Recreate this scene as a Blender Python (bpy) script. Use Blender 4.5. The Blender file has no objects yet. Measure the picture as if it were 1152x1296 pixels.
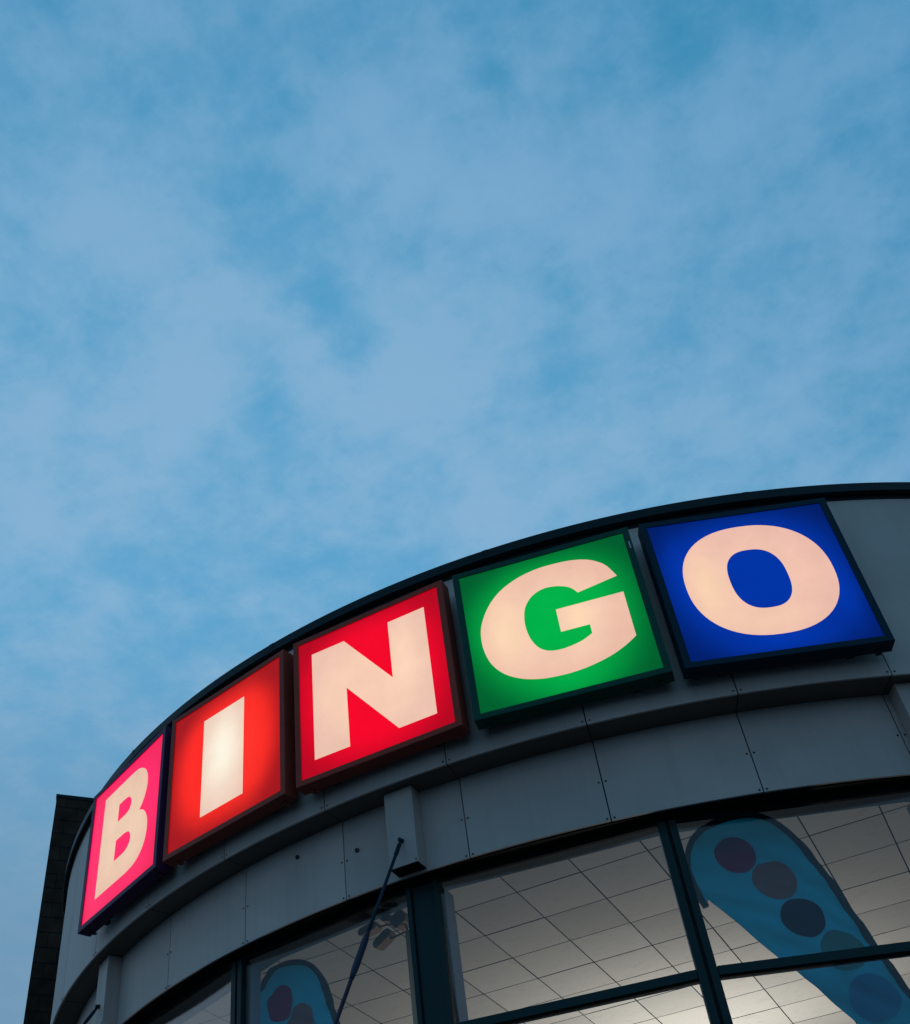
import bpy, bmesh, math, random
from mathutils import Vector, Matrix
random.seed(7)
sc = bpy.context.scene
C = sc.collection
Z0 = 6.796                      # height of the lower edge of the lit sign faces above the ground

# ------------------------------------------------------------------ camera
cam_d = bpy.data.cameras.new('camera'); cam = bpy.data.objects.new('camera', cam_d); C.objects.link(cam)
sc.camera = cam
yaw, pit, rol = -0.46729, 0.73728, -0.08871
f = Vector((math.cos(pit)*math.sin(yaw), math.cos(pit)*math.cos(yaw), math.sin(pit)))
rt = Vector((math.cos(yaw), -math.sin(yaw), 0)); up = rt.cross(f)
r2 = rt*math.cos(rol) + up*math.sin(rol); u2 = -rt*math.sin(rol) + up*math.cos(rol)
M = Matrix((r2, u2, -f)).transposed().to_4x4()
M.translation = Vector((3.57052, -15.60463, Z0 - 5.19583))
cam.matrix_world = M
cam_d.sensor_fit = 'VERTICAL'; cam_d.sensor_height = 36; cam_d.lens = 36*1393.408/1296
cam_d.shift_x = 102.294/1296; cam_d.shift_y = 99.708/1296
cam_d.clip_start = 0.05; cam_d.clip_end = 3000

# ------------------------------------------------------------------ sky and light
SUN_EL, SUN_AZ = math.radians(9), math.radians(-75)     # low, off to the left
w = bpy.data.worlds.new('World'); sc.world = w; w.use_nodes = True
nt = w.node_tree; N = nt.nodes; L = nt.links; N.clear()
def node(t, **k):
    n = N.new(t)
    for a, b in k.items(): setattr(n, a, b)
    return n
def wmath(op, a, b=None, c=None, clamp=False):
    n = node('ShaderNodeMath', operation=op); n.use_clamp = clamp
    for i, v in enumerate((a, b, c)):
        if v is None: continue
        if isinstance(v, (int, float)): n.inputs[i].default_value = v
        else: L.new(v, n.inputs[i])
    return n.outputs[0]
sky = node('ShaderNodeTexSky', sky_type='NISHITA'); sky.sun_disc = False
sky.sun_elevation = SUN_EL; sky.sun_rotation = SUN_AZ; sky.ozone_density = 2.5; sky.dust_density = 0.6
tc = node('ShaderNodeTexCoord'); sep = node('ShaderNodeSeparateXYZ'); L.new(tc.outputs['Generated'], sep.inputs[0])
dz = wmath('MAXIMUM', wmath('ADD', sep.outputs[2], 0.12), 0.06)
px = wmath('DIVIDE', sep.outputs[0], dz); py = wmath('DIVIDE', sep.outputs[1], dz)
comb = node('ShaderNodeCombineXYZ'); L.new(px, comb.inputs[0]); L.new(py, comb.inputs[1])
def noise(scale, detail, rough, off, dist=0.0, src=None):
    mp = node('ShaderNodeMapping'); mp.inputs['Location'].default_value = off
    L.new(src or comb.outputs[0], mp.inputs[0])
    n = node('ShaderNodeTexNoise'); n.inputs['Scale'].default_value = scale; n.inputs['Detail'].default_value = detail
    n.inputs['Roughness'].default_value = rough; n.inputs['Distortion'].default_value = dist
    L.new(mp.outputs[0], n.inputs['Vector']); return n.outputs['Fac']
n1 = noise(8.5, 9, 0.60, (3.1, 7.7, 0.4), 0.12)
n2 = noise(3.0, 6, 0.5, (11.3, 2.2, 5.0), 0.2)
n3 = noise(15.0, 8, 0.66, (1.3, 4.2, 2.0), 0.15)
nb = wmath('ADD', wmath('MULTIPLY', n1, 0.58), wmath('ADD', wmath('MULTIPLY', n2, 0.12), wmath('MULTIPLY_ADD', n3, 0.36, -0.012)))
# cloud masses and gaps: where each stands in the sky (unit direction), its size and its weight
BLOBS = [((-0.153, 0.415, 0.8969), 251.0, 0.093),
 ((-0.0891, 0.4627, 0.882), 360.0, 0.084),
 ((-0.0016, 0.5301, 0.848), 247.0, 0.084),
 ((-0.3373, 0.4361, 0.8343), 329.0, 0.093),
 ((-0.1719, 0.5234, 0.8346), 375.0, 0.093),
 ((-0.315, 0.3466, 0.8835), 405.0, 0.056),
 ((-0.3682, 0.2688, 0.8901), 307.0, 0.047),
 ((-0.3062, 0.5262, 0.7933), 1256.0, 0.065),
 ((-0.4043, 0.4599, 0.7906), 326.0, 0.075),
 ((-0.5056, 0.4069, 0.7608), 226.0, 0.056),
 ((0.0966, 0.6266, 0.7733), 236.0, 0.056),
 ((0.1462, 0.5186, 0.8424), 378.0, 0.056),
 ((-0.242, 0.5956, 0.766), 247.0, 0.056),
 ((-0.0399, 0.6658, 0.7451), 290.0, 0.075),
 ((-0.1746, 0.6711, 0.7205), 324.0, 0.047),
 ((-0.2923, 0.4903, 0.8211), 6337.0, 0.065),
 ((-0.1937, 0.5718, 0.7972), 1279.0, 0.056),
 ((-0.3976, 0.3487, 0.8487), 640.0, 0.056),
 ((-0.0172, 0.4382, 0.8987), 689.0, 0.037),
 ((-0.5528, 0.4392, 0.7082), 2596.0, 0.037),
 ((-0.2272, 0.3413, 0.9121), 4049.0, -0.115),
 ((-0.25, 0.3399, 0.9066), 5814.0, -0.069),
 ((-0.2609, 0.3791, 0.8878), 2484.0, -0.115),
 ((-0.2225, 0.2835, 0.9328), 817.0, -0.054),
 ((-0.0593, 0.4071, 0.9114), 6039.0, -0.115),
 ((-0.0614, 0.4399, 0.896), 1171.0, -0.093),
 ((-0.1016, 0.3996, 0.911), 943.0, -0.093),
 ((0.073, 0.447, 0.8916), 1098.0, -0.049),
 ((0.135, 0.4752, 0.8695), 613.0, -0.023),
 ((-0.2647, 0.4764, 0.8384), 1439.0, -0.127),
 ((-0.3012, 0.4199, 0.8562), 1343.0, -0.093),
 ((-0.1707, 0.4694, 0.8663), 1350.0, -0.093),
 ((-0.139, 0.5218, 0.8417), 1751.0, -0.093),
 ((0.0265, 0.5834, 0.8118), 826.0, -0.067),
 ((-0.086, 0.5637, 0.8215), 1800.0, -0.093),
 ((-0.2005, 0.4341, 0.8783), 5444.0, -0.081),
 ((-0.3475, 0.4996, 0.7935), 3014.0, -0.081),
 ((-0.1214, 0.6109, 0.7824), 1331.0, -0.081),
 ((0.0084, 0.656, 0.7547), 981.0, -0.058),
 ((-0.4511, 0.314, 0.8354), 810.0, -0.06),
 ((-0.3403, 0.4049, 0.8486), 11146.0, -0.093),
 ((-0.2578, 0.5167, 0.8164), 2263.0, -0.093),
 ((0.1944, 0.5796, 0.7914), 921.0, -0.081),
 ((-0.1636, 0.5625, 0.8104), 3330.0, -0.069),
 ((-0.1803, 0.6156, 0.7671), 2268.0, -0.046),
 ((-0.1159, 0.3296, 0.937), 687.0, -0.034)]
# ragged edges: the masses are looked up in a direction nudged by noise
def cnoise(scale, amt, src):
    n = node('ShaderNodeTexNoise'); n.inputs['Scale'].default_value = scale; n.inputs['Detail'].default_value = 5; n.inputs['Roughness'].default_value = 0.6; L.new(comb.outputs[0], n.inputs['Vector'])
    a = node('ShaderNodeVectorMath', operation='SUBTRACT'); L.new(n.outputs['Color'], a.inputs[0]); a.inputs[1].default_value = (.5, .5, .5)
    b = node('ShaderNodeVectorMath', operation='MULTIPLY_ADD'); L.new(a.outputs[0], b.inputs[0]); b.inputs[1].default_value = (amt, amt, amt); L.new(src, b.inputs[2]); return b.outputs[0]
wdir = node('ShaderNodeVectorMath', operation='NORMALIZE'); L.new(cnoise(18, 0.06, cnoise(7, 0.04, tc.outputs['Generated'])), wdir.inputs[0])
acc = nb
for d, k, wt in BLOBS:
    vn = node('ShaderNodeVectorMath', operation='DOT_PRODUCT'); L.new(wdir.outputs[0], vn.inputs[0]); vn.inputs[1].default_value = d
    e = wmath('POWER', wmath('MAXIMUM', vn.outputs['Value'], 0.0), k)
    acc = wmath('ADD', acc, wmath('MULTIPLY', e, wt))
ramp = node('ShaderNodeMapRange', interpolation_type='SMOOTHSTEP'); L.new(acc, ramp.inputs[0])
ramp.inputs[1].default_value = 0.36; ramp.inputs[2].default_value = 0.69
mask = ramp.outputs[0]
# blue of the gaps: Nishita sky toned to dusk; clouds: pale lilac grey, darker towards the zenith
tint = node('ShaderNodeMixRGB', blend_type='MULTIPLY'); tint.inputs[0].default_value = 1
SKYK = 0.10
L.new(sky.outputs[0], tint.inputs[1]); tint.inputs[2].default_value = (SKYK, SKYK, SKYK, 1)
eld = node('ShaderNodeVectorMath', operation='DOT_PRODUCT'); L.new(tc.outputs['Generated'], eld.inputs[0]); eld.inputs[1].default_value = (1.528, -1.865, -0.933)
el = node('ShaderNodeMapRange', interpolation_type='SMOOTHSTEP'); L.new(eld.outputs['Value'], el.inputs[0]); el.inputs[1].default_value = -2.45; el.inputs[2].default_value = -1.25   # darker away from the afterglow
gapc = node('ShaderNodeMixRGB'); L.new(el.outputs[0], gapc.inputs[0]); gapc.inputs[1].default_value = (0.115, 0.40, 0.67, 1); gapc.inputs[2].default_value = (0.036, 0.27, 0.49, 1)
base = node('ShaderNodeMixRGB'); base.inputs[0].default_value = 0.88
L.new(tint.outputs[0], base.inputs[1]); L.new(gapc.outputs[0], base.inputs[2])
clc = node('ShaderNodeMixRGB'); L.new(el.outputs[0], clc.inputs[0]); clc.inputs[1].default_value = (0.24, 0.45, 0.665, 1); clc.inputs[2].default_value = (0.130, 0.335, 0.56, 1)
mixc = node('ShaderNodeMixRGB'); L.new(mask, mixc.inputs[0]); L.new(base.outputs[0], mixc.inputs[1]); L.new(clc.outputs[0], mixc.inputs[2])
# towards the horizon the cloud deck goes grey blue
hz = node('ShaderNodeMapRange', interpolation_type='SMOOTHSTEP'); L.new(sep.outputs[2], hz.inputs[0]); hz.inputs[1].default_value = 0.68; hz.inputs[2].default_value = 0.38
hm = node('ShaderNodeMixRGB'); L.new(wmath('MULTIPLY', hz.outputs[0], 0.8), hm.inputs[0]); L.new(mixc.outputs[0], hm.inputs[1]); hm.inputs[2].default_value = (0.165, 0.295, 0.43, 1)
bg = node('ShaderNodeBackground'); L.new(hm.outputs[0], bg.inputs[0]); bg.inputs[1].default_value = 1.0
out = node('ShaderNodeOutputWorld'); L.new(bg.outputs[0], out.inputs[0])

sd = bpy.data.lights.new('sun', 'SUN'); so = bpy.data.objects.new('sun', sd); C.objects.link(so)
sd.energy = 0.10; sd.angle = math.radians(25); sd.color = (0.75, 0.88, 1.0)
sv = Vector((math.sin(SUN_AZ)*math.cos(SUN_EL), math.cos(SUN_AZ)*math.cos(SUN_EL), math.sin(SUN_EL)))
sv = Vector((-0.93, -0.10, 0.35)).normalized()
so.rotation_euler = sv.to_track_quat('Z', 'Y').to_euler()
# the upper hall is lit from uplighters inside
def uplight(name, loc, e, size, col=(1.0, 0.93, 0.82)):
    d = bpy.data.lights.new(name, 'AREA'); d.shape = 'DISK'; d.size = size; d.energy = e; d.color = col
    o = bpy.data.objects.new(name, d); C.objects.link(o); o.location = loc; o.rotation_euler = (math.pi, 0, 0)
    return o
uplight('hall_uplight', (0.8, -2.8, Z0 - 3.3), 102, 0.5)
uplight('hall_uplight', (-3.2, -1.5, Z0 - 3.2), 48, 0.5)

sc.view_settings.view_transform = 'Standard'; sc.view_settings.look = 'None'
sc.view_settings.exposure = 0; sc.view_settings.gamma = 1
sc.render.engine = 'CYCLES'

# ------------------------------------------------------------------ materials
def mat(name, col, rough=0.5, metal=0.0, spec=0.5, var=0.0, vscale=3.0, streak=0.0, bump=0.0, bscale=30.0, stretch=(1, 1, 1)):
    m = bpy.data.materials.new(name); m.use_nodes = True; t = m.node_tree; n = t.nodes; l = t.links
    b = n['Principled BSDF']; b.inputs['Base Color'].default_value = (*col, 1); b.inputs['Roughness'].default_value = rough
    b.inputs['Metallic'].default_value = metal; b.inputs['Specular IOR Level'].default_value = spec
    tc = n.new('ShaderNodeTexCoord'); mp = n.new('ShaderNodeMapping'); l.new(tc.outputs['Object'], mp.inputs[0]); mp.inputs['Scale'].default_value = stretch
    if var:
        oi = n.new('ShaderNodeObjectInfo')
        nz = n.new('ShaderNodeTexNoise'); nz.inputs['Scale'].default_value = vscale; nz.inputs['Detail'].default_value = 6; nz.inputs['Roughness'].default_value = 0.62
        l.new(mp.outputs[0], nz.inputs['Vector'])
        mr = n.new('ShaderNodeMapRange'); mr.inputs[1].default_value = 0.25; mr.inputs[2].default_value = 0.75
        mr.inputs[3].default_value = 1 - var; mr.inputs[4].default_value = 1 + var; l.new(nz.outputs['Fac'], mr.inputs[0])
        fac = mr.outputs[0]
        m2 = n.new('ShaderNodeMapRange'); m2.inputs[3].default_value = 1 - var*0.5; m2.inputs[4].default_value = 1 + var*0.5; l.new(oi.outputs['Random'], m2.inputs[0])
        mm = n.new('ShaderNodeMath'); mm.operation = 'MULTIPLY'; l.new(fac, mm.inputs[0]); l.new(m2.outputs[0], mm.inputs[1]); fac = mm.outputs[0]
        if streak:
            ms = n.new('ShaderNodeMapping'); ms.inputs['Scale'].default_value = (14, 14, 0.7); l.new(tc.outputs['Object'], ms.inputs[0])
            ns = n.new('ShaderNodeTexNoise'); ns.inputs['Scale'].default_value = 1.0; ns.inputs['Detail'].default_value = 5; l.new(ms.outputs[0], ns.inputs['Vector'])
            r = n.new('ShaderNodeMapRange'); r.inputs[1].default_value = 0.5; r.inputs[2].default_value = 0.8; r.inputs[3].default_value = 1; r.inputs[4].default_value = 1 - streak
            l.new(ns.outputs['Fac'], r.inputs[0]); mm = n.new('ShaderNodeMath'); mm.operation = 'MULTIPLY'; l.new(fac, mm.inputs[0]); l.new(r.outputs[0], mm.inputs[1]); fac = mm.outputs[0]
        vm = n.new('ShaderNodeVectorMath'); vm.operation = 'SCALE'; vm.inputs[0].default_value = col; l.new(fac, vm.inputs['Scale']); l.new(vm.outputs[0], b.inputs['Base Color'])
        rr = n.new('ShaderNodeMapRange'); rr.inputs[3].default_value = max(0.05, rough - 0.1); rr.inputs[4].default_value = min(1, rough + 0.12); l.new(nz.outputs['Fac'], rr.inputs[0]); l.new(rr.outputs[0], b.inputs['Roughness'])
    if bump:
        nb_ = n.new('ShaderNodeTexNoise'); nb_.inputs['Scale'].default_value = bscale; nb_.inputs['Detail'].default_value = 5; l.new(mp.outputs[0], nb_.inputs['Vector'])
        bp = n.new('ShaderNodeBump'); bp.inputs['Strength'].default_value = 1.0; bp.inputs['Distance'].default_value = bump; l.new(nb_.outputs['Fac'], bp.inputs['Height']); l.new(bp.outputs[0], b.inputs['Normal'])
    return m
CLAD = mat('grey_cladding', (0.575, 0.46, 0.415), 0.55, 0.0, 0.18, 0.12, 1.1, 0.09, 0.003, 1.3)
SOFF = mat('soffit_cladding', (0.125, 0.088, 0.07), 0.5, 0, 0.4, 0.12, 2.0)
CORE = mat('dark_backing', (0.012, 0.012, 0.015), 0.8)
COPE = mat('coping_metal', (0.006, 0.014, 0.018), 0.5, 0, 0.15, 0.12, 2)
FRAME = mat('window_frame_paint', (0.013, 0.038, 0.042), 0.5, 0, 0.15, 0.10, 3)
DARKF = mat('dark_trim_and_painted_shade', (0.006, 0.007, 0.008), 0.7, 0, 0.1)  # gaskets and trim; also paints the shade on window heads and cover bottoms
RIVET = mat('rivet_steel', (0.03, 0.03, 0.035), 0.5, 0.3)
CASE = mat('interior_casing_paint', (0.42, 0.44, 0.47), 0.7, 0, 0.3, 0.06, 4)
MARG = mat('ceiling_margin_paint', (0.045, 0.085, 0.125), 0.8, 0, 0.2, 0.05, 4)
RODM = mat('rod_paint', (0.006, 0.020, 0.042), 0.5, 0.0, 0.2, 0.15, 8)
ROOF = mat('roof_membrane', (0.06, 0.06, 0.065), 0.9, 0, 0.2, 0.15, 2)
FLOORM = mat('hall_floor', (0.16, 0.13, 0.11), 0.6, 0, 0.3, 0.1, 3)
WALLI = mat('hall_wall_paint', (0.45, 0.43, 0.39), 0.8, 0, 0.2, 0.06, 3)
BLACKM = mat('dark_steel', (0.02, 0.02, 0.022), 0.5, 0.4)
PLINTH = mat('concrete_plinth', (0.2, 0.2, 0.19), 0.85, 0, 0.3, 0.15, 4)

def tile_mat():
    m = mat('ceiling_tile', (0.60, 0.585, 0.55), 0.85, 0, 0.2)
    n = m.node_tree.nodes; l = m.node_tree.links; b = n['Principled BSDF']
    at = n.new('ShaderNodeAttribute'); at.attribute_name = 'shade'
    tc = n.new('ShaderNodeTexCoord'); mp = n.new('ShaderNodeMapping'); mp.inputs['Scale'].default_value = (5.0, 17.0, 1); mp.inputs['Rotation'].default_value = (0, 0, 0.35)
    l.new(tc.outputs['Object'], mp.inputs[0]); nz = n.new('ShaderNodeTexNoise'); nz.inputs['Scale'].default_value = 1; nz.inputs['Detail'].default_value = 5; nz.inputs['Distortion'].default_value = 2.0
    l.new(mp.outputs[0], nz.inputs['Vector'])
    mr = n.new('ShaderNodeMapRange'); mr.inputs[1].default_value = 0.3; mr.inputs[2].default_value = 0.46; mr.inputs[3].default_value = 0.87; mr.inputs[4].default_value = 1.0; l.new(nz.outputs['Fac'], mr.inputs[0])
    mm = n.new('ShaderNodeMath'); mm.operation = 'MULTIPLY'; l.new(mr.outputs[0], mm.inputs[0]); l.new(at.outputs['Fac'], mm.inputs[1])
    vm = n.new('ShaderNodeVectorMath'); vm.operation = 'SCALE'; vm.inputs[0].default_value = (0.60, 0.585, 0.55); l.new(mm.outputs[0], vm.inputs['Scale']); l.new(vm.outputs[0], b.inputs['Base Color'])
    return m
TILE = tile_mat()

def glass_mat():
    m = bpy.data.materials.new('window_glass'); m.use_nodes = True; t = m.node_tree; n = t.nodes; l = t.links; n.clear()
    o = n.new('ShaderNodeOutputMaterial'); mx = n.new('ShaderNodeMixShader'); lw = n.new('ShaderNodeLayerWeight'); lw.inputs[0].default_value = 0.5
    pw = n.new('ShaderNodeMath'); pw.operation = 'POWER'; l.new(lw.outputs['Facing'], pw.inputs[0]); pw.inputs[1].default_value = 5
    fr = n.new('ShaderNodeMath'); fr.operation = 'MULTIPLY_ADD'; l.new(pw.outputs[0], fr.inputs[0]); fr.inputs[1].default_value = 0.96; fr.inputs[2].default_value = 0.04
    tr = n.new('ShaderNodeBsdfTransparent'); tr.inputs[0].default_value = (0.91, 0.925, 0.94, 1)
    gl = n.new('ShaderNodeBsdfGlossy'); gl.inputs['Roughness'].default_value = 0.0; gl.inputs[0].default_value = (0.66, 0.68, 0.7, 1)
    l.new(fr.outputs[0], mx.inputs[0]); l.new(tr.outputs[0], mx.inputs[1]); l.new(gl.outputs[0], mx.inputs[2]); l.new(mx.outputs[0], o.inputs[0])
    return m
GLASS = glass_mat()

def lit_mat(name, centre, edge, blobs, e0, e1, bk=0.0, hot=None, power=2.6):
    """backlit acrylic: tubes behind it make it brightest over the tubes and dim near the rim (sign coordinates, metres)"""
    m = bpy.data.materials.new(name); m.use_nodes = True; t = m.node_tree; n = t.nodes; l = t.links; b = n['Principled BSDF']
    b.inputs['Base Color'].default_value = (*[c*0.12 for c in centre], 1); b.inputs['Roughness'].default_value = 0.35
    b.inputs['Specular IOR Level'].default_value = 0.08
    tc = n.new('ShaderNodeTexCoord'); s = n.new('ShaderNodeSeparateXYZ'); l.new(tc.outputs['Object'], s.inputs[0])
    def mt(op, a, b2=None, cl=False):
        k = n.new('ShaderNodeMath'); k.operation = op; k.use_clamp = cl
        for i, v in enumerate((a, b2)):
            if v is None: continue
            if isinstance(v, (int, float)): k.inputs[i].default_value = v
            else: l.new(v, k.inputs[i])
        return k.outputs[0]
    X = mt('ABSOLUTE', mt('DIVIDE', s.outputs[0], 0.75)); Zc = mt('ABSOLUTE', mt('DIVIDE', mt('SUBTRACT', s.outputs[2], 0.75), 0.75))
    r = mt('POWER', mt('ADD', mt('POWER', X, power), mt('POWER', Zc, power)), 1/power)
    mr = n.new('ShaderNodeMapRange'); mr.interpolation_type = 'SMOOTHERSTEP'; mr.inputs[1].default_value = e0; mr.inputs[2].default_value = e1; l.new(r, mr.inputs[0])
    mx = n.new('ShaderNodeMixRGB'); l.new(mr.outputs[0], mx.inputs[0]); mx.inputs[1].default_value = (*centre, 1); mx.inputs[2].default_value = (*edge, 1)
    colr = mx.outputs[0]
    if hot:
        for bx, bz, sx, sz, amt in blobs:
            ex = mt('POWER', mt('DIVIDE', mt('SUBTRACT', s.outputs[0], bx), sx), 2.0); ez = mt('POWER', mt('DIVIDE', mt('SUBTRACT', s.outputs[2], bz), sz), 2.0)
            g = mt('MULTIPLY', mt('EXPONENT', mt('MULTIPLY', mt('ADD', ex, ez), -1.0)), amt)
            m3 = n.new('ShaderNodeMixRGB'); l.new(g, m3.inputs[0]); l.new(colr, m3.inputs[1]); m3.inputs[2].default_value = (*hot, 1); colr = m3.outputs[0]
    gn = n.new('ShaderNodeTexNoise'); gn.inputs['Scale'].default_value = 3.5; gn.inputs['Detail'].default_value = 7; gn.inputs['Roughness'].default_value = 0.65; l.new(tc.outputs['Object'], gn.inputs['Vector'])
    gr = n.new('ShaderNodeMapRange'); gr.inputs[1].default_value = 0.3; gr.inputs[2].default_value = 0.7; gr.inputs[3].default_value = 0.93; gr.inputs[4].default_value = 1.03; l.new(gn.outputs['Fac'], gr.inputs[0])   # grime on the acrylic
    gv = n.new('ShaderNodeVectorMath'); gv.operation = 'SCALE'; l.new(colr, gv.inputs[0]); l.new(gr.outputs[0], gv.inputs['Scale']); colr = gv.outputs[0]
    l.new(colr, b.inputs['Emission Color']); b.inputs['Emission Strength'].default_value = 1.0
    return m

# ------------------------------------------------------------------ mesh helpers
def link(name, bm, m, parent=None, smooth=False):
    me = bpy.data.meshes.new(name); bmesh.ops.recalc_face_normals(bm, faces=bm.faces); bm.to_mesh(me); bm.free()
    if smooth:
        for p_ in me.polygons: p_.use_smooth = True
    if m: me.materials.append(m)
    o = bpy.data.objects.new(name, me); C.objects.link(o); o.parent = parent
    return o
def tag(o, label, cat, group=None, kind=None):
    if label: o['label'] = label
    if cat: o['category'] = cat
    if group: o['group'] = group
    if kind: o['kind'] = kind
    return o
def empty(name, loc=(0, 0, 0), rz=0.0):
    o = bpy.data.objects.new(name, None); C.objects.link(o); o.location = loc; o.rotation_euler = (0, 0, rz); o.empty_display_size = 0.2
    return o
def P(R, a, z): return Vector((R*math.sin(a), -R*math.cos(a), Z0 + z))
def arc_box(bm, R0, R1, a0, a1, z0, z1, step=0.012):
    """a curved slab between two radii, two angles and two heights"""
    n = max(1, int(math.ceil((a1 - a0)/step)))
    rings = []
    for i in range(n + 1):
        a = a0 + (a1 - a0)*i/n
        rings.append([bm.verts.new(P(R, a, z)) for R, z in ((R1, z0), (R1, z1), (R0, z1), (R0, z0))])
    for i in range(n):
        for k in range(4):
            bm.faces.new((rings[i][k], rings[i+1][k], rings[i+1][(k+1) % 4], rings[i][(k+1) % 4]))
    bm.faces.new(rings[0]); bm.faces.new(rings[-1][::-1])
def arc_profile(bm, prof, a0, a1, step=0.012):
    n = max(1, int(math.ceil((a1 - a0)/step))); rings = []; m_ = len(prof)
    for i in range(n + 1):
        a = a0 + (a1 - a0)*i/n; rings.append([bm.verts.new(P(R, a, z)) for R, z in prof])
    for i in range(n):
        for k in range(m_): bm.faces.new((rings[i][k], rings[i+1][k], rings[i+1][(k+1) % m_], rings[i][(k+1) % m_]))
    bm.faces.new(rings[0]); bm.faces.new(rings[-1][::-1])
def box(bm, x0, x1, y0, y1, z0, z1, mtx=None, bevel=0.0):
    r = bmesh.ops.create_cube(bm, size=1); vs = r['verts']
    for v in vs: v.co = Vector((x0 + (v.co.x + .5)*(x1 - x0), y0 + (v.co.y + .5)*(y1 - y0), z0 + (v.co.z + .5)*(z1 - z0)))
    if bevel:
        es = list({e for v in vs for e in v.link_edges})
        r = bmesh.ops.bevel(bm, geom=es, offset=bevel, segments=2, affect='EDGES', profile=0.6)
        vs = list({v for v in r['verts']} | {v for v in vs if v.is_valid})
    if mtx is not None:
        for v in vs: v.co = mtx @ v.co
    return vs
def frame_at(a, R=0.0, z=0.0):       # local x along the tangent, local -y outwards
    return Matrix.Translation(P(R, a, z)) @ Matrix.Rotation(a, 4, 'Z')
def tube(bm, pts, rad, seg=12):
    pts = [Vector(p) for p in pts]; rings = []
    for i, p in enumerate(pts):
        t = (pts[min(i+1, len(pts)-1)] - pts[max(i-1, 0)]).normalized()
        q = t.to_track_quat('Z', 'Y'); r = rad[i] if isinstance(rad, (list, tuple)) else rad
        rings.append([bm.verts.new(p + q @ Vector((r*math.cos(2*math.pi*k/seg), r*math.sin(2*math.pi*k/seg), 0))) for k in range(seg)])
    for i in range(len(pts)-1):
        for k in range(seg): bm.faces.new((rings[i][k], rings[i][(k+1) % seg], rings[i+1][(k+1) % seg], rings[i+1][k]))
    bm.faces.new(rings[0][::-1]); bm.faces.new(rings[-1])

# ------------------------------------------------------------------ ground
g = bmesh.new(); bmesh.ops.create_grid(g, x_segments=4, y_segments=4, size=900)
ASPH = mat('asphalt', (0.045, 0.046, 0.05), 0.9, 0, 0.3, 0.2, 0.6, 0, 0.004, 60)
tag(link('ground', g, ASPH), None, None, kind='structure')
PAVE = mat('paving', (0.125, 0.088, 0.07), 0.85, 0, 0.3, 0.15, 1.2, 0, 0.003, 40)
b = bmesh.new(); arc_box(b, 7.9, 12.4, -math.pi, math.pi - 0.0001, -Z0 + 0.004, -Z0 + 0.12, 0.03)
tag(link('pavement', b, PAVE), None, None, kind='structure')

# ------------------------------------------------------------------ the round building
RF, RP = 8.548, 8.284
ZF, ZP = -0.2035, -0.932
S0, DS = -0.2173, 0.1393
A0, A1 = S0 - 8*DS, S0 + 13*DS
bld = empty('round_building', (0, 0, 0))
tag(bld, 'round building of grey metal panels and tall windows behind the five lit letters', 'building')
GAP = 0.0006
rv = bmesh.new(); bmesh.ops.create_uvsphere(rv, u_segments=8, v_segments=5, radius=0.0085)
for v in rv.verts: v.co.y *= 0.6
rivet_me = bpy.data.meshes.new('rivet'); rv.to_mesh(rivet_me); rv.free(); rivet_me.materials.append(RIVET)
def rivet(R, a, z, parent):
    o = bpy.data.objects.new('rivet', rivet_me); C.objects.link(o); o.parent = parent; o.location = P(R + 0.002, a, z); o.rotation_euler = (0, 0, a)
for k in range(-8, 13):
    a0 = S0 + k*DS; a1 = a0 + DS
    b = bmesh.new(); arc_box(b, RF - 0.02, RF, a0 + GAP, a1 - GAP, ZF, 1.745)
    fp = link('fascia_panel', b, CLAD, bld)
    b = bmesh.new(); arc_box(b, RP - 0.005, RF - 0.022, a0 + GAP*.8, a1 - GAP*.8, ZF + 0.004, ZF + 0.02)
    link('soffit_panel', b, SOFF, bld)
    b = bmesh.new(); arc_box(b, RP - 0.02, RP, a0 + GAP, a1 - GAP, ZP, ZF + 0.004)
    wp = link('wall_panel', b, CLAD, bld)
    if -4 <= k <= 5:
        for s, a in ((1, a0 + 0.0034), (-1, a1 - 0.0034)):
            rivet(RF, a, ZF + 0.033, fp)
            rivet(RP, a, -0.585, wp); rivet(RP, a, -0.912, wp)
b = bmesh.new(); arc_box(b, 8.45, RF - 0.03, A0, A1, ZF + 0.024, 1.76, 0.03); link('wall_core', b, CORE, bld)
b = bmesh.new(); arc_box(b, 8.16, RP - 0.03, A0, A1, ZP + 0.006, ZF, 0.03); link('wall_core', b, CORE, bld)
b = bmesh.new(); arc_box(b, 7.9, RF - 0.03, A1 + 0.001, A0 + 2*math.pi, -Z0 + 0.02, 1.745, 0.03); link('rear_wall', b, CLAD, bld)
b = bmesh.new(); arc_profile(b, [(8.612, 1.80), (8.609, 1.902), (8.30, 1.93), (8.30, 1.74), (8.552, 1.745), (8.556, 1.788), (8.596, 1.788)], -math.pi, math.pi - 0.0001)
link('coping', b, COPE, bld)
for k in range(-4, 6):                                  # straps over the joints of the coping
    a = S0 + (k*2 + 0.55)*DS
    if A0 < a < A1:
        b = bmesh.new(); arc_box(b, 8.55, 8.6135, a - 0.003, a + 0.003, 1.797, 1.9015); link('coping_strap', b, COPE, bld)
b = bmesh.new(); arc_box(b, 0.5, 8.44, -math.pi, math.pi - .0001, 1.60, 1.70, 0.05); link('roof', b, ROOF, bld)
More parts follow.
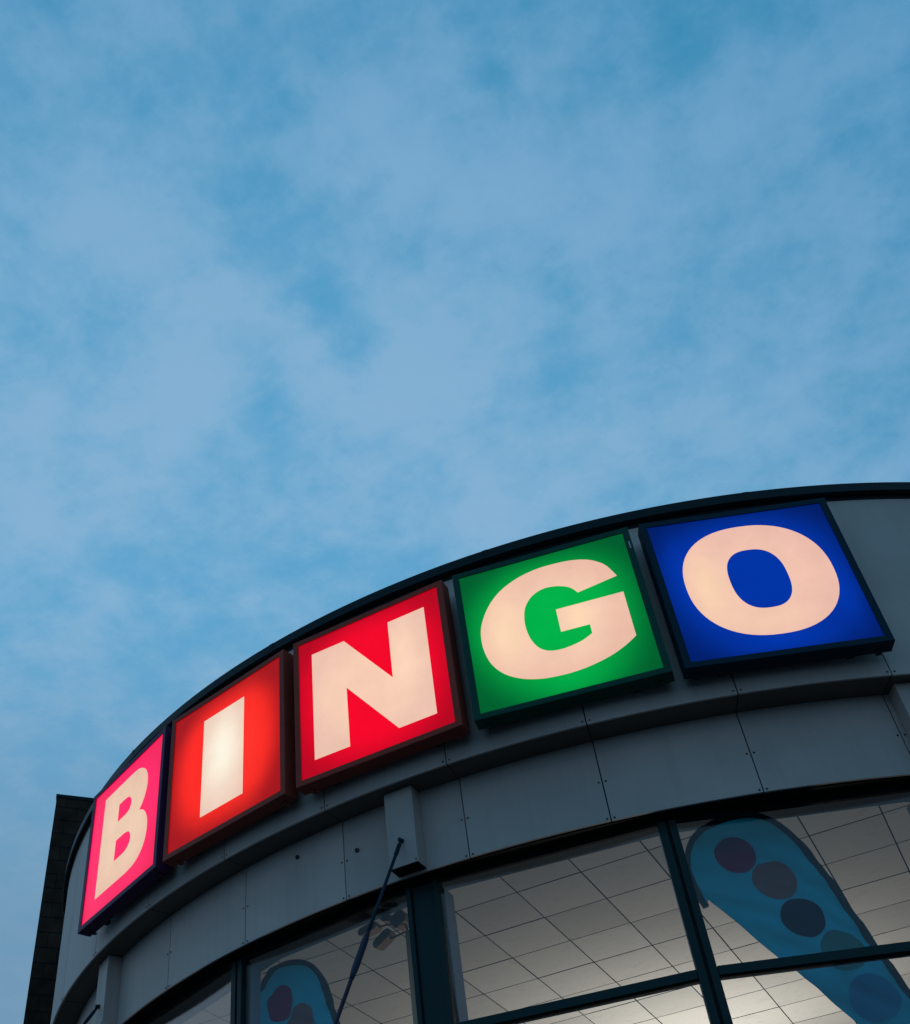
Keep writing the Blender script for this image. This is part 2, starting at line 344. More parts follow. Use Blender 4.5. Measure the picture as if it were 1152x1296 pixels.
# boxed bracket covers under the soffit
for a in (-1.0, -0.5, 0.0, 0.5, 1.0):
    b = bmesh.new(); box(b, -0.131, 0.131, -0.148, -0.001, 0.004 + ZP + 0.02, ZF - 0.001 + 0.0, frame_at(a, RP, 0) , 0.003)
    bc = link('bracket_cover', b, CLAD, bld)
    b = bmesh.new(); box(b, -0.125, 0.125, -0.142, -0.006, ZP + 0.018, ZP + 0.0255, frame_at(a, RP, 0)); link('cover_underside_shade', b, DARKF, bc)  # near-black sheet paints the shade under the cover
    for s in (-1, 1):
        o = bpy.data.objects.new('rivet', rivet_me); C.objects.link(o); o.parent = bc; o.location = frame_at(a, RP, 0) @ Vector((s*0.112, -0.149, -0.885)); o.rotation_euler = (0, 0, a)
for a, z in ((-0.1392, -0.352), (-0.0614, -0.529)):
    b = bmesh.new()
    n_ = 20; prof = [(0.019, 0.0), (0.019, -0.014), (0.012, -0.014), (0.009, -0.003)]
    mt_ = frame_at(a, RP, z); rings = [[b.verts.new(mt_ @ Vector((r*math.cos(2*math.pi*i/n_), y, r*math.sin(2*math.pi*i/n_)))) for r, y in prof] for i in range(n_)]
    for i in range(n_):
        for k in range(3): b.faces.new((rings[i][k], rings[(i+1) % n_][k], rings[(i+1) % n_][k+1], rings[i][k+1]))
    link('pipe_outlet', b, RIVET, bld, True)

# glazing: flat panes between mullions every quarter radian
RG = 8.12; ZH = -0.985; ZB = -Z0 + 0.45
b = bmesh.new(); arc_box(b, 8.05, RP - 0.032, A0, A1, ZP - 0.006, ZP + 0.004, 0.03); link('head_soffit', b, DARKF, bld)
b = bmesh.new(); arc_box(b, 7.95, 8.2, A0, A1, -Z0 + 0.125, ZB, 0.02); link('plinth', b, PLINTH, bld)
def mull_half(i): return 0.0180 if i % 2 == 0 else 0.0086
def mull_edges(i):          # (right edge of the pane before, left edge of the pane after)
    c = i*0.25 if i % 2 == 0 else i*0.25 - (0.001 if i > 0 else -0.001)*1.0
    return c - mull_half(i), c + mull_half(i)
mull = range(-4, 7)
for i in mull:
    e0, e1 = mull_edges(i); c = (e0 + e1)/2; hw = (e1 - e0)/2*RG; m_ = frame_at(c, RG, 0)
    b = bmesh.new()
    if i % 2:                                           # coupled pair of slim mullions with a shadow gap
        box(b, -hw, -0.010, -0.035, 0.06, ZB, ZH + 0.03, m_, 0.003); box(b, 0.014, hw, -0.035, 0.06, ZB, ZH + 0.03, m_, 0.003)
        box(b, -0.0099, 0.0139, -0.010, 0.05, ZB, ZH + 0.03, m_)
        mu = link('mullion', b, FRAME, bld)
        b = bmesh.new(); box(b, -0.0095, -0.004, -0.036, -0.0101, ZB, ZH, m_); box(b, 0.0095, 0.0135, -0.036, -0.0101, ZB, ZH, m_); link('gasket', b, DARKF, mu)
    else:                                               # broad column cover between two frames
        box(b, -hw + 0.048, hw - 0.048, -0.012, 0.06, ZB, ZH + 0.03, m_, 0.003)
        mu = link('column_cover', b, FRAME, bld)
        b = bmesh.new(); box(b, -hw, -hw + 0.040, -0.035, 0.06, ZB, ZH + 0.03, m_, 0.003); link('side_frame', b, FRAME, mu)
        b = bmesh.new(); box(b, hw - 0.040, hw, -0.035, 0.06, ZB, ZH + 0.03, m_, 0.003); link('side_frame', b, FRAME, mu)
        b = bmesh.new(); box(b, -hw + 0.0401, -hw + 0.0479, -0.002, 0.05, ZB, ZH, m_); box(b, hw - 0.0479, hw - 0.0401, -0.002, 0.05, ZB, ZH, m_); link('gasket', b, DARKF, mu)
    # casing of the column inside the glass
    b = bmesh.new(); wv = 0.132 if i % 2 == 0 else 0.07
    if i % 2 == 0: box(b, -wv, wv, 0.115, 0.285, -3.9, ZH + 0.02, frame_at(c, RG, 0), 0.004)
    else: box(b, -wv, wv, 0.08, 0.19, -3.9, ZH + 0.02, frame_at(c, RG, 0), 0.004)
    link('column_casing', b, CASE, bld)
for i in list(mull)[:-1]:
    a0 = mull_edges(i)[1]; a1 = mull_edges(i+1)[0]
    p0 = P(RG, a0, 0); p1 = P(RG, a1, 0); ln = (p1 - p0).length; ang = math.atan2(p1.y - p0.y, p1.x - p0.x)
    m_ = Matrix.Translation(p0) @ Matrix.Rotation(ang, 4, 'Z')
    b = bmesh.new(); box(b, 0, ln, -0.035, -0.001, ZH, ZH + 0.05, m_); win = link('window', b, DARKF, bld)  # head bar blacker than the frame: soffit's shade put into its colour
    lev = [(ZH, -2.122), (-2.188, -3.95), (-4.30, ZB)]
    for t0, t1 in ((-2.122, -2.188), (-3.95, -4.30)):
        b = bmesh.new(); box(b, 0.0005, ln - 0.0005, -0.03, 0.05, t1, t0, m_, 0.003); link('transom', b, FRAME, win)
        b = bmesh.new(); box(b, 0.001, ln - 0.001, -0.012, 0.04, t1 - 0.014, t1 - 0.0005, m_); link('gasket', b, DARKF, win)
    for z1, z0 in lev:
        b = bmesh.new(); box(b, 0.001, ln - 0.001, 0.0, 0.012, z0 + 0.001, z1 - 0.001, m_); link('pane', b, GLASS, win)
# suspended ceiling of the upper hall: every tile in one ceiling mesh, set on a 600 mm grid
ZC = -0.774
b = bmesh.new(); lay = b.loops.layers.color.new('shade')
rnd = random.Random(3)
for i in range(-14, 14):
    for j in range(-13, 8):
        x0 = 0.45 + i*0.602; y0 = -6.585 + j*0.604; x1 = x0 + 0.602; y1 = y0 + 0.604
        cs = [(x0 + .0058, y0 + .0072), (x1 - .0058, y0 + .0072), (x1 - .0058, y1 - .0072), (x0 + .0058, y1 - .0072)]
        if max(math.hypot(x, y) for x, y in cs) > 7.95: 
            if min(math.hypot(x, y) for x, y in cs) > 7.95: continue
        dz_ = rnd.uniform(-0.001, 0.001); s = rnd.choice([1, 1, 1, .97, .94, 1.0, 1.03])
        tx, ty = rnd.uniform(-.0015, .0015), rnd.uniform(-.0015, .0015)
        vs = [b.verts.new((x, y, Z0 + ZC + dz_ + (x - x0)*tx + (y - y0)*ty)) for x, y in cs]
        top = [b.verts.new(v.co + Vector((0, 0, 0.018))) for v in vs]
        fs = [b.faces.new(vs[::-1]), b.faces.new(top)] + [b.faces.new((vs[q], vs[(q+1) % 4], top[(q+1) % 4], top[q])) for q in range(4)]
        for f_ in fs:
            for lp in f_.loops: lp[lay] = (s, s, s, 1) if f_ is fs[0] else (0.22, 0.22, 0.22, 1)      # tile sides coloured dark: shade of the joints painted in
# trim the tiles where the plain margin starts
for i in range(-6, 8):
    c = i*0.25 + 0.125; nrm = Vector((math.sin(c), -math.cos(c), 0)); dd = 7.60*math.cos(0.125)
    geo = list(b.verts) + list(b.edges) + list(b.faces)
    bmesh.ops.bisect_plane(b, geom=geo, plane_co=nrm*dd + Vector((0, 0, 0)), plane_no=nrm, clear_outer=True)
ce = link('ceiling', b, TILE, bld)
b = bmesh.new(); arc_box(b, 0.02, 8.15, -math.pi, math.pi - .0001, ZC + 0.02, ZC + 0.03, 0.1); link('ceiling_void', b, CORE, ce)
b = bmesh.new()
for i in range(-6, 8):
    a0, a1 = i*0.25, i*0.25 + 0.25; v = [P(R, a, z) for R, a, z in ((7.60, a0, ZC - .004), (7.60, a1, ZC - .004), (8.09, a1, ZC - .004), (8.09, a0, ZC - .004))]
    lo = [b.verts.new(q) for q in v]; hi = [b.verts.new(q + Vector((0, 0, 0.018))) for q in v]
    b.faces.new(lo); b.faces.new(hi[::-1])
    for q in range(4): b.faces.new((lo[q], lo[(q+1) % 4], hi[(q+1) % 4], hi[q]))
link('ceiling_margin', b, MARG, ce)
# upper floor and the rear wall of the hall
b = bmesh.new(); arc_box(b, 0.02, 8.03, -math.pi, math.pi - .0001, -4.28, -3.97, 0.06); link('upper_floor', b, FLOORM, bld)
b = bmesh.new(); box(b, -7.8, 7.8, 1.6, 1.7, Z0 - 3.96, Z0 + ZC + 0.018); link('hall_wall', b, WALLI, bld)

# ------------------------------------------------------------------ lit letter signs
def catmull(pts, closed, n=8):
    out = []; m_ = len(pts)
    rng_ = range(m_) if closed else range(m_ - 1)
    for i in rng_:
        g_ = lambda q: pts[q % m_] if closed else pts[min(max(q, 0), m_-1)]
        p0, p1, p2, p3 = g_(i-1), g_(i), g_(i+1), g_(i+2)
        for k in range(n):
            t = k/n
            out.append(tuple(0.5*((2*p1[c]) + (-p0[c]+p2[c])*t + (2*p0[c]-5*p1[c]+4*p2[c]-p3[c])*t*t + (-p0[c]+3*p1[c]-3*p2[c]+p3[c])*t**3) for c in (0, 1)))
    if not closed: out.append(pts[-1])
    return out
def path(*segs):            # each seg: ('L', pts) straight or ('C', pts) curved; joined in order
    out = []
    for k, pts in segs:
        q = catmull(pts, False) if k == 'C' else list(pts)
        if out and abs(out[-1][0]-q[0][0]) + abs(out[-1][1]-q[0][1]) < 1e-6: q = q[1:]
        out += q
    return out
def superell(cx, cz, rx, rz, n_, m_=72):
    o = []
    for i in range(m_):
        t = 2*math.pi*i/m_; c, s = math.cos(t), math.sin(t)
        o.append((cx + rx*math.copysign(abs(c)**(2/n_), c), cz + rz*math.copysign(abs(s)**(2/n_), s)))
    return o
LET = {}
LET['I'] = [[(-.308, 1.288), (.258, 1.288), (.258, .203), (-.308, .203)]]
LET['N'] = [[(-.600, 1.330), (-.248, 1.330), (.218, .697), (.218, 1.330), (.592, 1.330), (.592, .155), (.230, .155), (-.250, .792), (-.250, .163), (-.606, .163)]]
LET['B'] = [path(('L', [(-.490, .187), (-.487, 1.347)]), ('C', [(.10, 1.350), (.26, 1.336), (.385, 1.27), (.455, 1.17), (.474, 1.06), (.450, .95), (.400, .865), (.335, .805)]),
                 ('C', [(.335, .805), (.435, .75), (.508, .655), (.537, .54), (.522, .41), (.455, .295), (.33, .215), (.15, .187)])),
            path(('L', [(-.140, .902), (-.141, 1.112)]), ('C', [(.0, 1.112), (.085, 1.092), (.14, 1.03), (.142, .97), (.10, .918), (.0, .902)])),
            path(('L', [(-.140, .447), (-.135, .683)]), ('C', [(.04, .683), (.14, .655), (.188, .59), (.188, .525), (.13, .466), (.03, .447)]))]
LET['G'] = [path(('C', [(.599, 1.046), (.534, 1.190), (.45, 1.275), (.356, 1.326), (.237, 1.356), (.092, 1.367), (-.066, 1.36), (-.24, 1.315), (-.40, 1.225), (-.52, 1.095), (-.605, .926), (-.634, .777), (-.626, .609), (-.579, .454), (-.488, .330), (-.362, .245), (-.232, .200), (-.1, .181), (.054, .179), (.211, .199), (.372, .243), (.510, .308), (.614, .379)]),
                 ('L', [(.614, .379), (.614, .858), (.035, .858), (.035, .612), (.280, .612), (.280, .514)]),
                 ('C', [(.280, .514), (.196, .470), (.105, .445), (.01, .434), (-.088, .447), (-.165, .500), (-.217, .599), (-.242, .723), (-.241, .853), (-.212, .975), (-.140, 1.072), (-.034, 1.122), (.075, 1.114), (.165, 1.077), (.215, 1.032), (.247, .979)]))]
LET['O'] = [superell(.011, .760, .600, .599, 2.28), superell(.008, .760, .235, .324, 2.5)]
def letter_mesh(polys, name):
    cu = bpy.data.curves.new(name, 'CURVE'); cu.dimensions = '2D'; cu.fill_mode = 'BOTH'; cu.extrude = 0.0015
    for pl in polys:
        s = cu.splines.new('POLY'); s.points.add(len(pl) - 1); s.use_cyclic_u = True
        for k, (x, z) in enumerate(pl): s.points[k].co = (x, z, 0, 1)
    o = bpy.data.objects.new('tmp', cu); C.objects.link(o); bpy.context.view_layer.update()
    me = bpy.data.meshes.new_from_object(o.evaluated_get(bpy.context.evaluated_depsgraph_get())); bpy.data.objects.remove(o); bpy.data.curves.remove(cu)
    me.transform(Matrix(((1, 0, 0, 0), (0, 0, -1, 0), (0, 1, 0, 0), (0, 0, 0, 1)))); me.name = name
    return me
LC, LE, LH = (0.93, 0.60, 0.44), (0.84, 0.53, 0.42), (1.0, 0.72, 0.50)
SIGNS = [
 ('B', -0.3912, 'square backlit sign with a cream letter B on hot pink, leftmost of the row', (0.085, 0.025, 0.080), (1.0, 0.0, 0.11), (0.86, 0.0, 0.07), (0.83, 0.56, 0.40), (0.80, 0.50, 0.36), (0.90, 0.62, 0.44), [(-.25, .95, .12, .5, .5), (.35, .5, .2, .3, .4)], .75, 1.2, [(-.45, .25, .25, .35, .8), (.55, .9, .2, .5, .7), (-.6, 1.0, .15, .4, .7), (.3, .15, .3, .12, .6)], (1.0, 0.010, 0.12)),
 ('I', -0.1962, 'square backlit sign with a glowing cream letter I on orange red', (0.34, 0.055, 0.035), (1.0, 0.020, 0.010), (0.36, 0.004, 0.005), (0.86, 0.56, 0.43), (0.80, 0.55, 0.44), (1.0, 0.93, 0.76), [(-.03, .80, .26, .46, 1.0)], .58, 1.16, [(.3, .7, .2, .5, .5)], (1.0, 0.04, 0.022)),
 ('N', 0.0, 'square backlit sign with a cream letter N on crimson red', (0.40, 0.060, 0.038), (0.90, 0.0, 0.019), (0.46, 0.0, 0.011), LC, LE, (1.0, 0.68, 0.50), [(.35, .85, .16, .5, .7), (-.35, .8, .3, .3, .3)], .60, 1.25, [(0, .3, .4, .3, .5), (0, 1.2, .4, .2, .3)], (0.98, 0.0, 0.02)),
 ('G', 0.1946, 'square backlit sign with a cream letter G on emerald green', (0.006, 0.075, 0.050), (0.0, 0.42, 0.060), (0.0, 0.10, 0.022), (0.90, 0.57, 0.43), (0.84, 0.50, 0.38), (1.0, 0.70, 0.46), [(-.42, .75, .18, .38, .9), (.2, .72, .16, .3, .8)], .42, 1.25, [(-.05, .8, .3, .4, .6), (.05, .12, .35, .2, .7), (-.62, .8, .12, .3, .3)], (0.0, 0.46, 0.07)),
 ('O', 0.3886, 'square backlit sign with a cream letter O on royal blue, rightmost of the row', (0.003, 0.028, 0.050), (0.0, 0.032, 0.36), (0.0, 0.010, 0.125), (0.88, 0.54, 0.42), (0.83, 0.49, 0.40), (0.97, 0.66, 0.44), [(-.42, .72, .16, .4, .9), (-.05, .3, .4, .16, .4)], .6, 1.28, [(-.58, .9, .12, .35, .6), (.6, .5, .12, .3, .6), (0, .1, .4, .12, .7)], (0.0, 0.038, 0.44)),
]
RS = 8.7465
for ch, a, lab, fcol, bc, be, lc, le, lh, lbl, e0, e1, bbl, bh in SIGNS:
    s = empty('letter_sign', P(RS, a, -0.06), a); tag(s, lab, 'sign', 'five lit letter signs along the curved fascia')
    up_ = Matrix.Translation((0, 0, 0.06))
    FM = mat('sign_frame_' + ch, fcol, 0.5, 0.0, 0.12, 0.12, 6, 0, 0.001, 40)
    b = bmesh.new()                                     # cabinet: a rim round the face, closed behind
    o1, i1 = 0.802, 0.744; zt, zb = 1.556, -0.054
    outer = [(-o1, zb), (o1, zb), (o1, zt), (-o1, zt)]; inner = [(-i1, 0.0), (i1, 0.0), (i1, 1.5), (-i1, 1.5)]
    rings = [[b.verts.new(Vector((x, y, z))) for x, z in q] for q, y in ((outer, 0.132), (outer, -0.006), ([(x*0.995, (z - .75)*0.995 + .75) for x, z in outer], -0.010), (inner, -0.010), (inner, 0.012))]
    for q in range(4):
        for k in range(4): b.faces.new((rings[q][k], rings[q][(k+1) % 4], rings[q+1][(k+1) % 4], rings[q+1][k]))
    b.faces.new(rings[0])
    fr = link('frame', b, FM, s); fr.matrix_local = up_
    b = bmesh.new(); box(b, -i1 + .0005, i1 - .0005, 0.0, 0.008, 0.0005, 1.4995)
    fc = link('face_panel', b, lit_mat('backlit_panel_' + ch, bc, be, bbl, e0, e1, hot=bh), s); fc.matrix_local = up_
    me = letter_mesh(LET[ch], 'letter'); me.materials.append(lit_mat('backlit_letter_' + ch, lc, le, lbl, .35, 1.0, hot=lh, power=2))
    lo = bpy.data.objects.new('letter', me); C.objects.link(lo); lo.parent = s; lo.matrix_local = up_ @ Matrix.Translation((0, -0.0022, 0))
    for x in (-0.5, 0.5):                               # rails that carry the cabinet off the fascia
        b = bmesh.new(); box(b, x - 0.03, x + 0.03, 0.1325, 0.185, -0.035, 1.53); r_ = link('mounting_rail', b, BLACKM, s); r_.matrix_local = up_
    for x in (-0.70, 0.70):
        b = bmesh.new(); box(b, x - 0.02, x + 0.02, 0.08, 0.15, -0.066, -0.0545); r_ = link('bracket_foot', b, FM, s); r_.matrix_local = up_
    if ch == 'G':
        b = bmesh.new(); box(b, 0.772, 0.782, -0.017, -0.0102, 1.295, 1.375, None, 0.002); r_ = link('frame_clip', b, mat('clip_white', (.6, .62, .65), .5), s); r_.matrix_local = up_

# ------------------------------------------------------------------ tie rods that run out from the bracket covers
for a, lab in ((0.0, 'blue tie rod with turnbuckle running down from the bracket cover below letter N'), (-0.5, 'dark tie rod below letter B, on the far left bracket cover')):
    t = empty('tie_rod', P(8.43, a, -0.69), a); tag(t, lab, 'tie rod', 'tie rods on the bracket covers')
    d = Vector((0, -1.14, -1.80)).normalized(); st = Vector((0, -0.03, -0.02))
    b = bmesh.new(); tube(b, [st + d*x for x in (0.0, 1.26)], 0.0135); tube(b, [st + d*x for x in (1.60, 3.6)], 0.0145); link('rod', b, RODM, t, True)
    b = bmesh.new(); tube(b, [st + d*x for x in (0.02, 0.05, 0.17, 0.20)], [.013, .018, .018, .0136]); link('fork', b, RODM, t, True)
    b = bmesh.new(); tube(b, [st + d*x for x in (1.20, 1.26, 1.30, 1.60, 1.66, 1.72)], [.0145, .020, .025, .025, .020, .0155]); link('turnbuckle', b, RODM, t, True)
    b = bmesh.new(); tube(b, [Vector((0, 0.0, 0)), Vector((0, -0.045, 0.0))], [0.022, 0.017]); link('end_plate', b, RODM, t)

# ------------------------------------------------------------------ feather flags hanging behind the glass
def cloth_mat(name, col, alpha=1.0):
    m = mat(name, col, 0.7, 0, 0.2); n = m.node_tree.nodes; l = m.node_tree.links; b_ = n['Principled BSDF']
    tr = n.new('ShaderNodeBsdfTranslucent'); tr.inputs[0].default_value = (*col, 1); mx = n.new('ShaderNodeMixShader'); mx.inputs[0].default_value = 0.55
    o = [q for q in n if q.type == 'OUTPUT_MATERIAL'][0]; l.new(b_.outputs[0], mx.inputs[1]); l.new(tr.outputs[0], mx.inputs[2]); l.new(mx.outputs[0], o.inputs[0])
    return m
FB = cloth_mat('flag_blue', (0.0, 0.64, 0.84)); FE = cloth_mat('flag_edge', (0.04, 0.12, 0.13))
DISC = [cloth_mat('disc_purple', (0.80, 0.05, 0.20)), cloth_mat('disc_mauve', (0.72, 0.27, 0.26)), cloth_mat('disc_navy', (0.02, 0.06, 0.12)), cloth_mat('disc_teal', (0.05, 0.38, 0.36)), cloth_mat('disc_dusk', (0.0, 0.50, 0.74))]
OUTL = [(-.823, -1.50), (-.868, -1.33), (-.874, -1.145), (-.80, -.975), (-.643, -.850), (-.488, -.805), (-.332, -.815), (-.191, -.873), (-.088, -.985), (.004, -1.17), (.097, -1.438), (.184, -1.742), (.354, -2.364), (.46, -2.80), (.56, -3.30), (.60, -3.55)]
def flag(ang, dist, ds_, dz_, lab, fold_seed):
    t = empty('feather_flag', Vector((math.sin(ang)*dist, -math.cos(ang)*dist, Z0 - 3.97)) + Vector((math.cos(ang), math.sin(ang), 0))*(0.66 + ds_), ang)
    tag(t, lab, 'flag', 'feather flags behind the windows')
    ox = 0.66 + ds_; oz = -3.97
    def W(s_, z_, y=0.0): return Vector((s_ + ds_ - ox, y, z_ + dz_ - oz))
    def fold(s_, z_): return 0.016*math.sin(9*s_ + 7*z_ + fold_seed) + 0.011*math.sin(17*s_ + 25*z_ + fold_seed*2 + 2*math.sin(5*s_)) + 0.006*math.sin(24*s_ + 46*z_ + 1.5*math.sin(9*z_))
    edge = catmull(OUTL, False, 8)
    inner_l = catmull([(-.80, -1.44), (-.62, -1.69), (-.435, -1.95), (-.23, -2.21), (-.04, -2.50), (.20, -2.86), (.42, -3.25), (.585, -3.56)], False, 6)
    poly = edge + inner_l[::-1]
    b = bmesh.new(); vs = [b.verts.new((x, 0, z)) for x, z in poly]; fc_ = b.faces.new(vs)
    bmesh.ops.triangulate(b, faces=[fc_])
    for ax, lo, hi in ((0, -.9, .65), (2, -3.6, -.78)):
        v = lo
        while v < hi:
            no = Vector((1, 0, 0)) if ax == 0 else Vector((0, 0, 1)); co = Vector((v, 0, 0)) if ax == 0 else Vector((0, 0, v))
            bmesh.ops.bisect_plane(b, geom=list(b.verts) + list(b.edges) + list(b.faces), plane_co=co, plane_no=no); v += 0.03
    for v in b.verts: x, z = v.co.x, v.co.z; v.co = W(x, z, fold(x, z))
    r = bmesh.ops.extrude_face_region(b, geom=list(b.faces))
    for v in r['geom']:
        if isinstance(v, bmesh.types.BMVert): v.co.y += 0.003
    cl = link('cloth', b, FB, t, True)
    # dark sleeve and pole round the edge
    b = bmesh.new(); nrm_pts = []
    for i, (x, z) in enumerate(edge):
        x0, z0 = edge[max(i-1, 0)]; x1, z1 = edge[min(i+1, len(edge)-1)]; tx, tz = x1-x0, z1-z0; q = math.hypot(tx, tz)
        nrm_pts.append((tz/q, -tx/q))
    ring = []
    for (x, z), (nx, nz) in zip(edge, nrm_pts):
        wd = 0.012; x_, z_ = x - nx*0.032, z - nz*0.032
        ring.append([b.verts.new(W(x_, z_, -0.024 + fold(x_, z_))), b.verts.new(W(x + nx*wd, z + nz*wd, -0.020 + fold(x + nx*wd, z + nz*wd))), b.verts.new(W(x + nx*wd, z + nz*wd, 0.012 + fold(x + nx*wd, z + nz*wd))), b.verts.new(W(x_, z_, 0.016 + fold(x_, z_)))])
    for i in range(len(ring)-1):
        for k in range(4): b.faces.new((ring[i][k], ring[i+1][k], ring[i+1][(k+1) % 4], ring[i][(k+1) % 4]))
    b.faces.new(ring[0]); b.faces.new(ring[-1][::-1]); link('pole_sleeve', b, FE, t)
    b = bmesh.new(); tube(b, [W(.60, -3.55), W(.66, -3.80 - dz_), Vector((0, 0, 0.0))], 0.016); link('pole', b, BLACKM, t)
    b = bmesh.new(); box(b, -0.35, 0.35, -0.035, 0.035, 0.0, 0.012); box(b, -0.035, 0.035, -0.35, 0.35, 0.0125, 0.0245); link('base', b, BLACKM, t)
    for (x, z, r_), m__ in zip([(-.509, -1.124, .158), (-.279, -1.367, .166), (-.169, -1.69, .160), (.028, -1.97, .158), (.12, -2.33, .17)], DISC):
        b = bmesh.new(); n_ = 40; cen = b.verts.new(W(x, z, fold(x, z) - 0.007)); prev = [cen]
        rg = []
        for q in (0.25, 0.5, 0.75, 1.0):
            rg.append([b.verts.new(W(x + r_*q*math.cos(2*math.pi*k/n_), z + r_*q*math.sin(2*math.pi*k/n_), fold(x + r_*q*math.cos(2*math.pi*k/n_), z + r_*q*math.sin(2*math.pi*k/n_)) - 0.007)) for k in range(n_)])
        for k in range(n_):
            b.faces.new((cen, rg[0][k], rg[0][(k+1) % n_]))
            for u in (0, 1, 2): b.faces.new((rg[u][k], rg[u+1][k], rg[u+1][(k+1) % n_], rg[u][(k+1) % n_]))
        link('printed_disc', b, m__, cl, True)
flag(0.375, 7.70, 0, 0, 'blue teardrop flag with dark edge and faint discs, behind glass below letter O', 0.3)
flag(-0.125, 7.70, -0.33, -0.155, 'blue teardrop flag behind the glass just left of the turnbuckle rod', 2.1)

# ------------------------------------------------------------------ block tower behind the left side
def block_mat():
    m = mat('concrete_block', (0.052, 0.050, 0.052), 0.9, 0, 0.05); n = m.node_tree.nodes; l = m.node_tree.links; b_ = n['Principled BSDF']
    tc = n.new('ShaderNodeTexCoord'); sp = n.new('ShaderNodeSeparateXYZ'); l.new(tc.outputs['Object'], sp.inputs[0]); cb = n.new('ShaderNodeCombineXYZ')
    ad = n.new('ShaderNodeMath'); ad.operation = 'ADD'; l.new(sp.outputs[0], ad.inputs[0]); l.new(sp.outputs[1], ad.inputs[1]); l.new(ad.outputs[0], cb.inputs[0]); l.new(sp.outputs[2], cb.inputs[1])
    br = n.new('ShaderNodeTexBrick'); l.new(cb.outputs[0], br.inputs['Vector']); br.inputs['Scale'].default_value = 1; br.inputs['Brick Width'].default_value = 0.46; br.inputs['Row Height'].default_value = 0.228
    br.inputs['Mortar Size'].default_value = 0.009; br.inputs['Mortar Smooth'].default_value = 0.2; br.inputs['Color1'].default_value = (0.060, 0.036, 0.026, 1); br.inputs['Color2'].default_value = (0.042, 0.027, 0.021, 1); br.inputs['Mortar'].default_value = (0.018, 0.018, 0.02, 1)
    nz = n.new('ShaderNodeTexNoise'); nz.inputs['Scale'].default_value = 5; nz.inputs['Detail'].default_value = 6; l.new(tc.outputs['Object'], nz.inputs['Vector'])
    mx = n.new('ShaderNodeMixRGB'); mx.blend_type = 'MULTIPLY'; mx.inputs[0].default_value = 0.7; l.new(br.outputs['Color'], mx.inputs[1])
    mr = n.new('ShaderNodeMapRange'); mr.inputs[1].default_value = .3; mr.inputs[2].default_value = .7; mr.inputs[3].default_value = .5; mr.inputs[4].default_value = 1.4; l.new(nz.outputs['Fac'], mr.inputs[0]); l.new(mr.outputs[0], mx.inputs[2]); l.new(mx.outputs[0], b_.inputs['Base Color'])
    bp = n.new('ShaderNodeBump'); bp.inputs['Distance'].default_value = 0.012; bp.invert = True; l.new(br.outputs['Fac'], bp.inputs['Height']); l.new(bp.outputs[0], b_.inputs['Normal'])
    return m
D = 15.5
ax, ay = 3.57052 - 10.877*D/15, -15.60463 + 10.335*D/15       # top corner seen against the sky
udir = Vector((0.66, 0.751, 0)).normalized(); ddir = Vector((-0.66, 0.751, 0)).normalized()
ztow = 1.60 + (4.06 + 5.196)*D/15 + 0.0
tw = empty('block_tower', (ax, ay, 0)); tag(tw, 'dark tower of coursed concrete blocks behind the left edge of the round building', 'tower')
b = bmesh.new(); cor = [Vector((0, 0, 0)), udir*6.0, udir*6.0 + ddir*4.0, ddir*4.0]
lo = [b.verts.new(c) for c in cor]; hi = [b.verts.new(c + Vector((0, 0, ztow - 0.06))) for c in cor]
b.faces.new(lo[::-1]); b.faces.new(hi)
for q in range(4): b.faces.new((lo[q], lo[(q+1) % 4], hi[(q+1) % 4], hi[q]))
link('wall', b, block_mat(), tw)
b = bmesh.new(); cen = (cor[0] + cor[2])/2
lo = [b.verts.new(cen + (c - cen)*1.004 + Vector((0, 0, ztow - 0.058))) for c in cor]; hi = [b.verts.new(v.co + Vector((0, 0, 0.06))) for v in lo]
b.faces.new(lo[::-1]); b.faces.new(hi)
for q in range(4): b.faces.new((lo[q], lo[(q+1) % 4], hi[(q+1) % 4], hi[q]))
link('coping', b, COPE, tw)

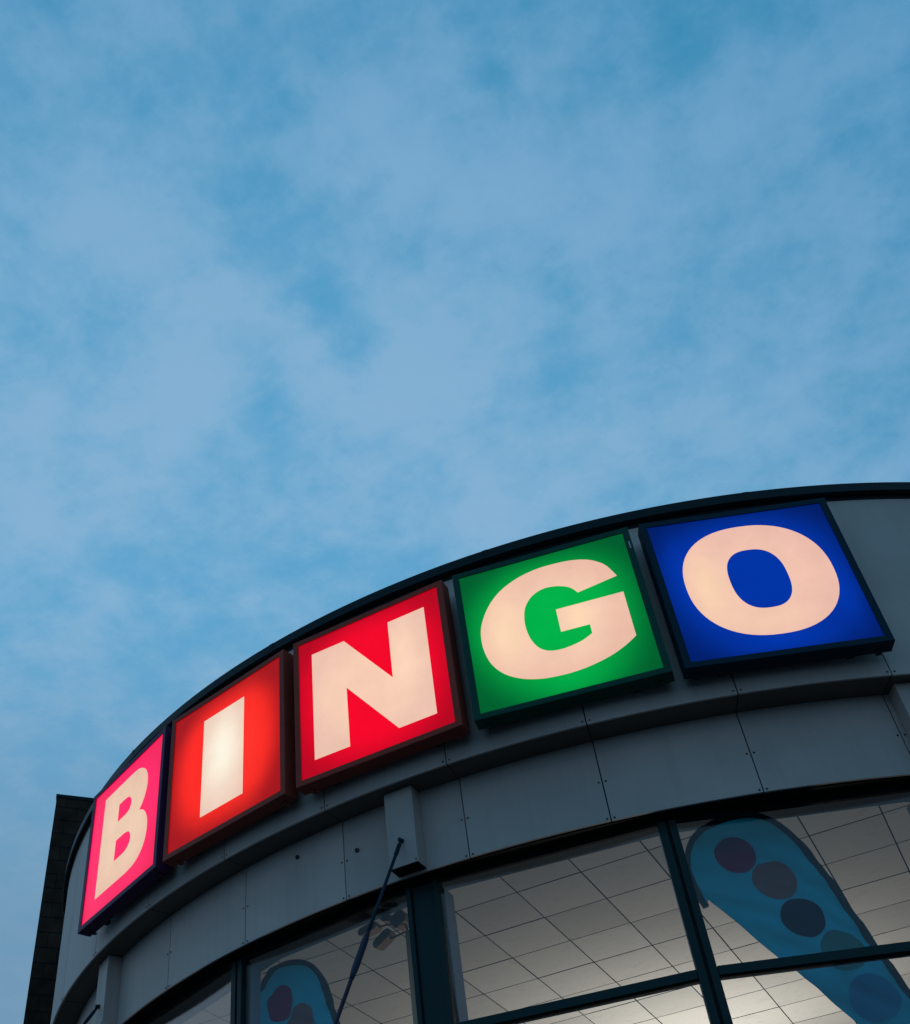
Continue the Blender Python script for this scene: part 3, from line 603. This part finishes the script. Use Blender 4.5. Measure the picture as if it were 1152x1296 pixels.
# ------------------------------------------------------------------ branching lamp standing inside the window left of the centre column
LA, LD = -0.125, 7.55
lorg = Vector((math.sin(LA)*LD, -math.cos(LA)*LD, Z0 - 3.97)) + Vector((math.cos(LA), math.sin(LA), 0))*0.487
lp = empty('branching_lamp', lorg, LA); tag(lp, 'unlit brown lamp with four heads branching from a pole, behind the turnbuckle rod', 'lamp')
POLEM = mat('lamp_pole_paint', (0.60, 0.42, 0.22), 0.6, 0, 0.2, 0.08, 6); HEADM = mat('lamp_head_paint', (0.36, 0.20, 0.09), 0.6, 0, 0.2, 0.12, 8)
def LW(s_, z_, y=0.0): return Vector((s_ - 0.487, y, z_ + 3.97))
b = bmesh.new(); tube(b, [LW(.487, -3.955), LW(.487, -1.0)], 0.026); link('pole', b, POLEM, lp, True)
b = bmesh.new(); tube(b, [LW(.487, -3.97), LW(.487, -3.94), LW(.487, -3.93)], [0.17, 0.17, 0.03], 24); link('base', b, HEADM, lp, True)
for s_, z_, L_, W_, H_, tilt, y in ((.285, -.815, .125, .07, .055, .25, 0.02), (.440, -.895, .150, .11, .135, -.45, -0.02), (.095, -.862, .205, .10, .075, -.12, -0.01), (.255, -1.012, .200, .10, .085, -.50, -0.03)):
    b = bmesh.new(); e = LW(s_, z_, y); tube(b, [LW(.487, -1.02), LW(.47, (-.98 + z_)/2), LW((s_ + .45)/2, z_ - .01, y), e], 0.009); arm = link('arm', b, HEADM, lp, True)
    b = bmesh.new(); mh = Matrix.Translation(e) @ Matrix.Rotation(tilt, 4, 'Y')
    pf = [(-.5, .22), (-.36, .5), (.30, .5), (.5, .25), (.5, -.25), (.34, -.5), (-.40, -.42), (-.5, -.2)]
    f0 = [b.verts.new(mh @ Vector((x*L_, -W_/2, z*H_))) for x, z in pf]; f1 = [b.verts.new(mh @ Vector((x*L_*.94, W_/2, z*H_*.9))) for x, z in pf]
    b.faces.new(f0); b.faces.new(f1[::-1])
    for q in range(8): b.faces.new((f0[q], f0[(q+1) % 8], f1[(q+1) % 8], f1[q]))
    link('lamp_head', b, HEADM, arm)
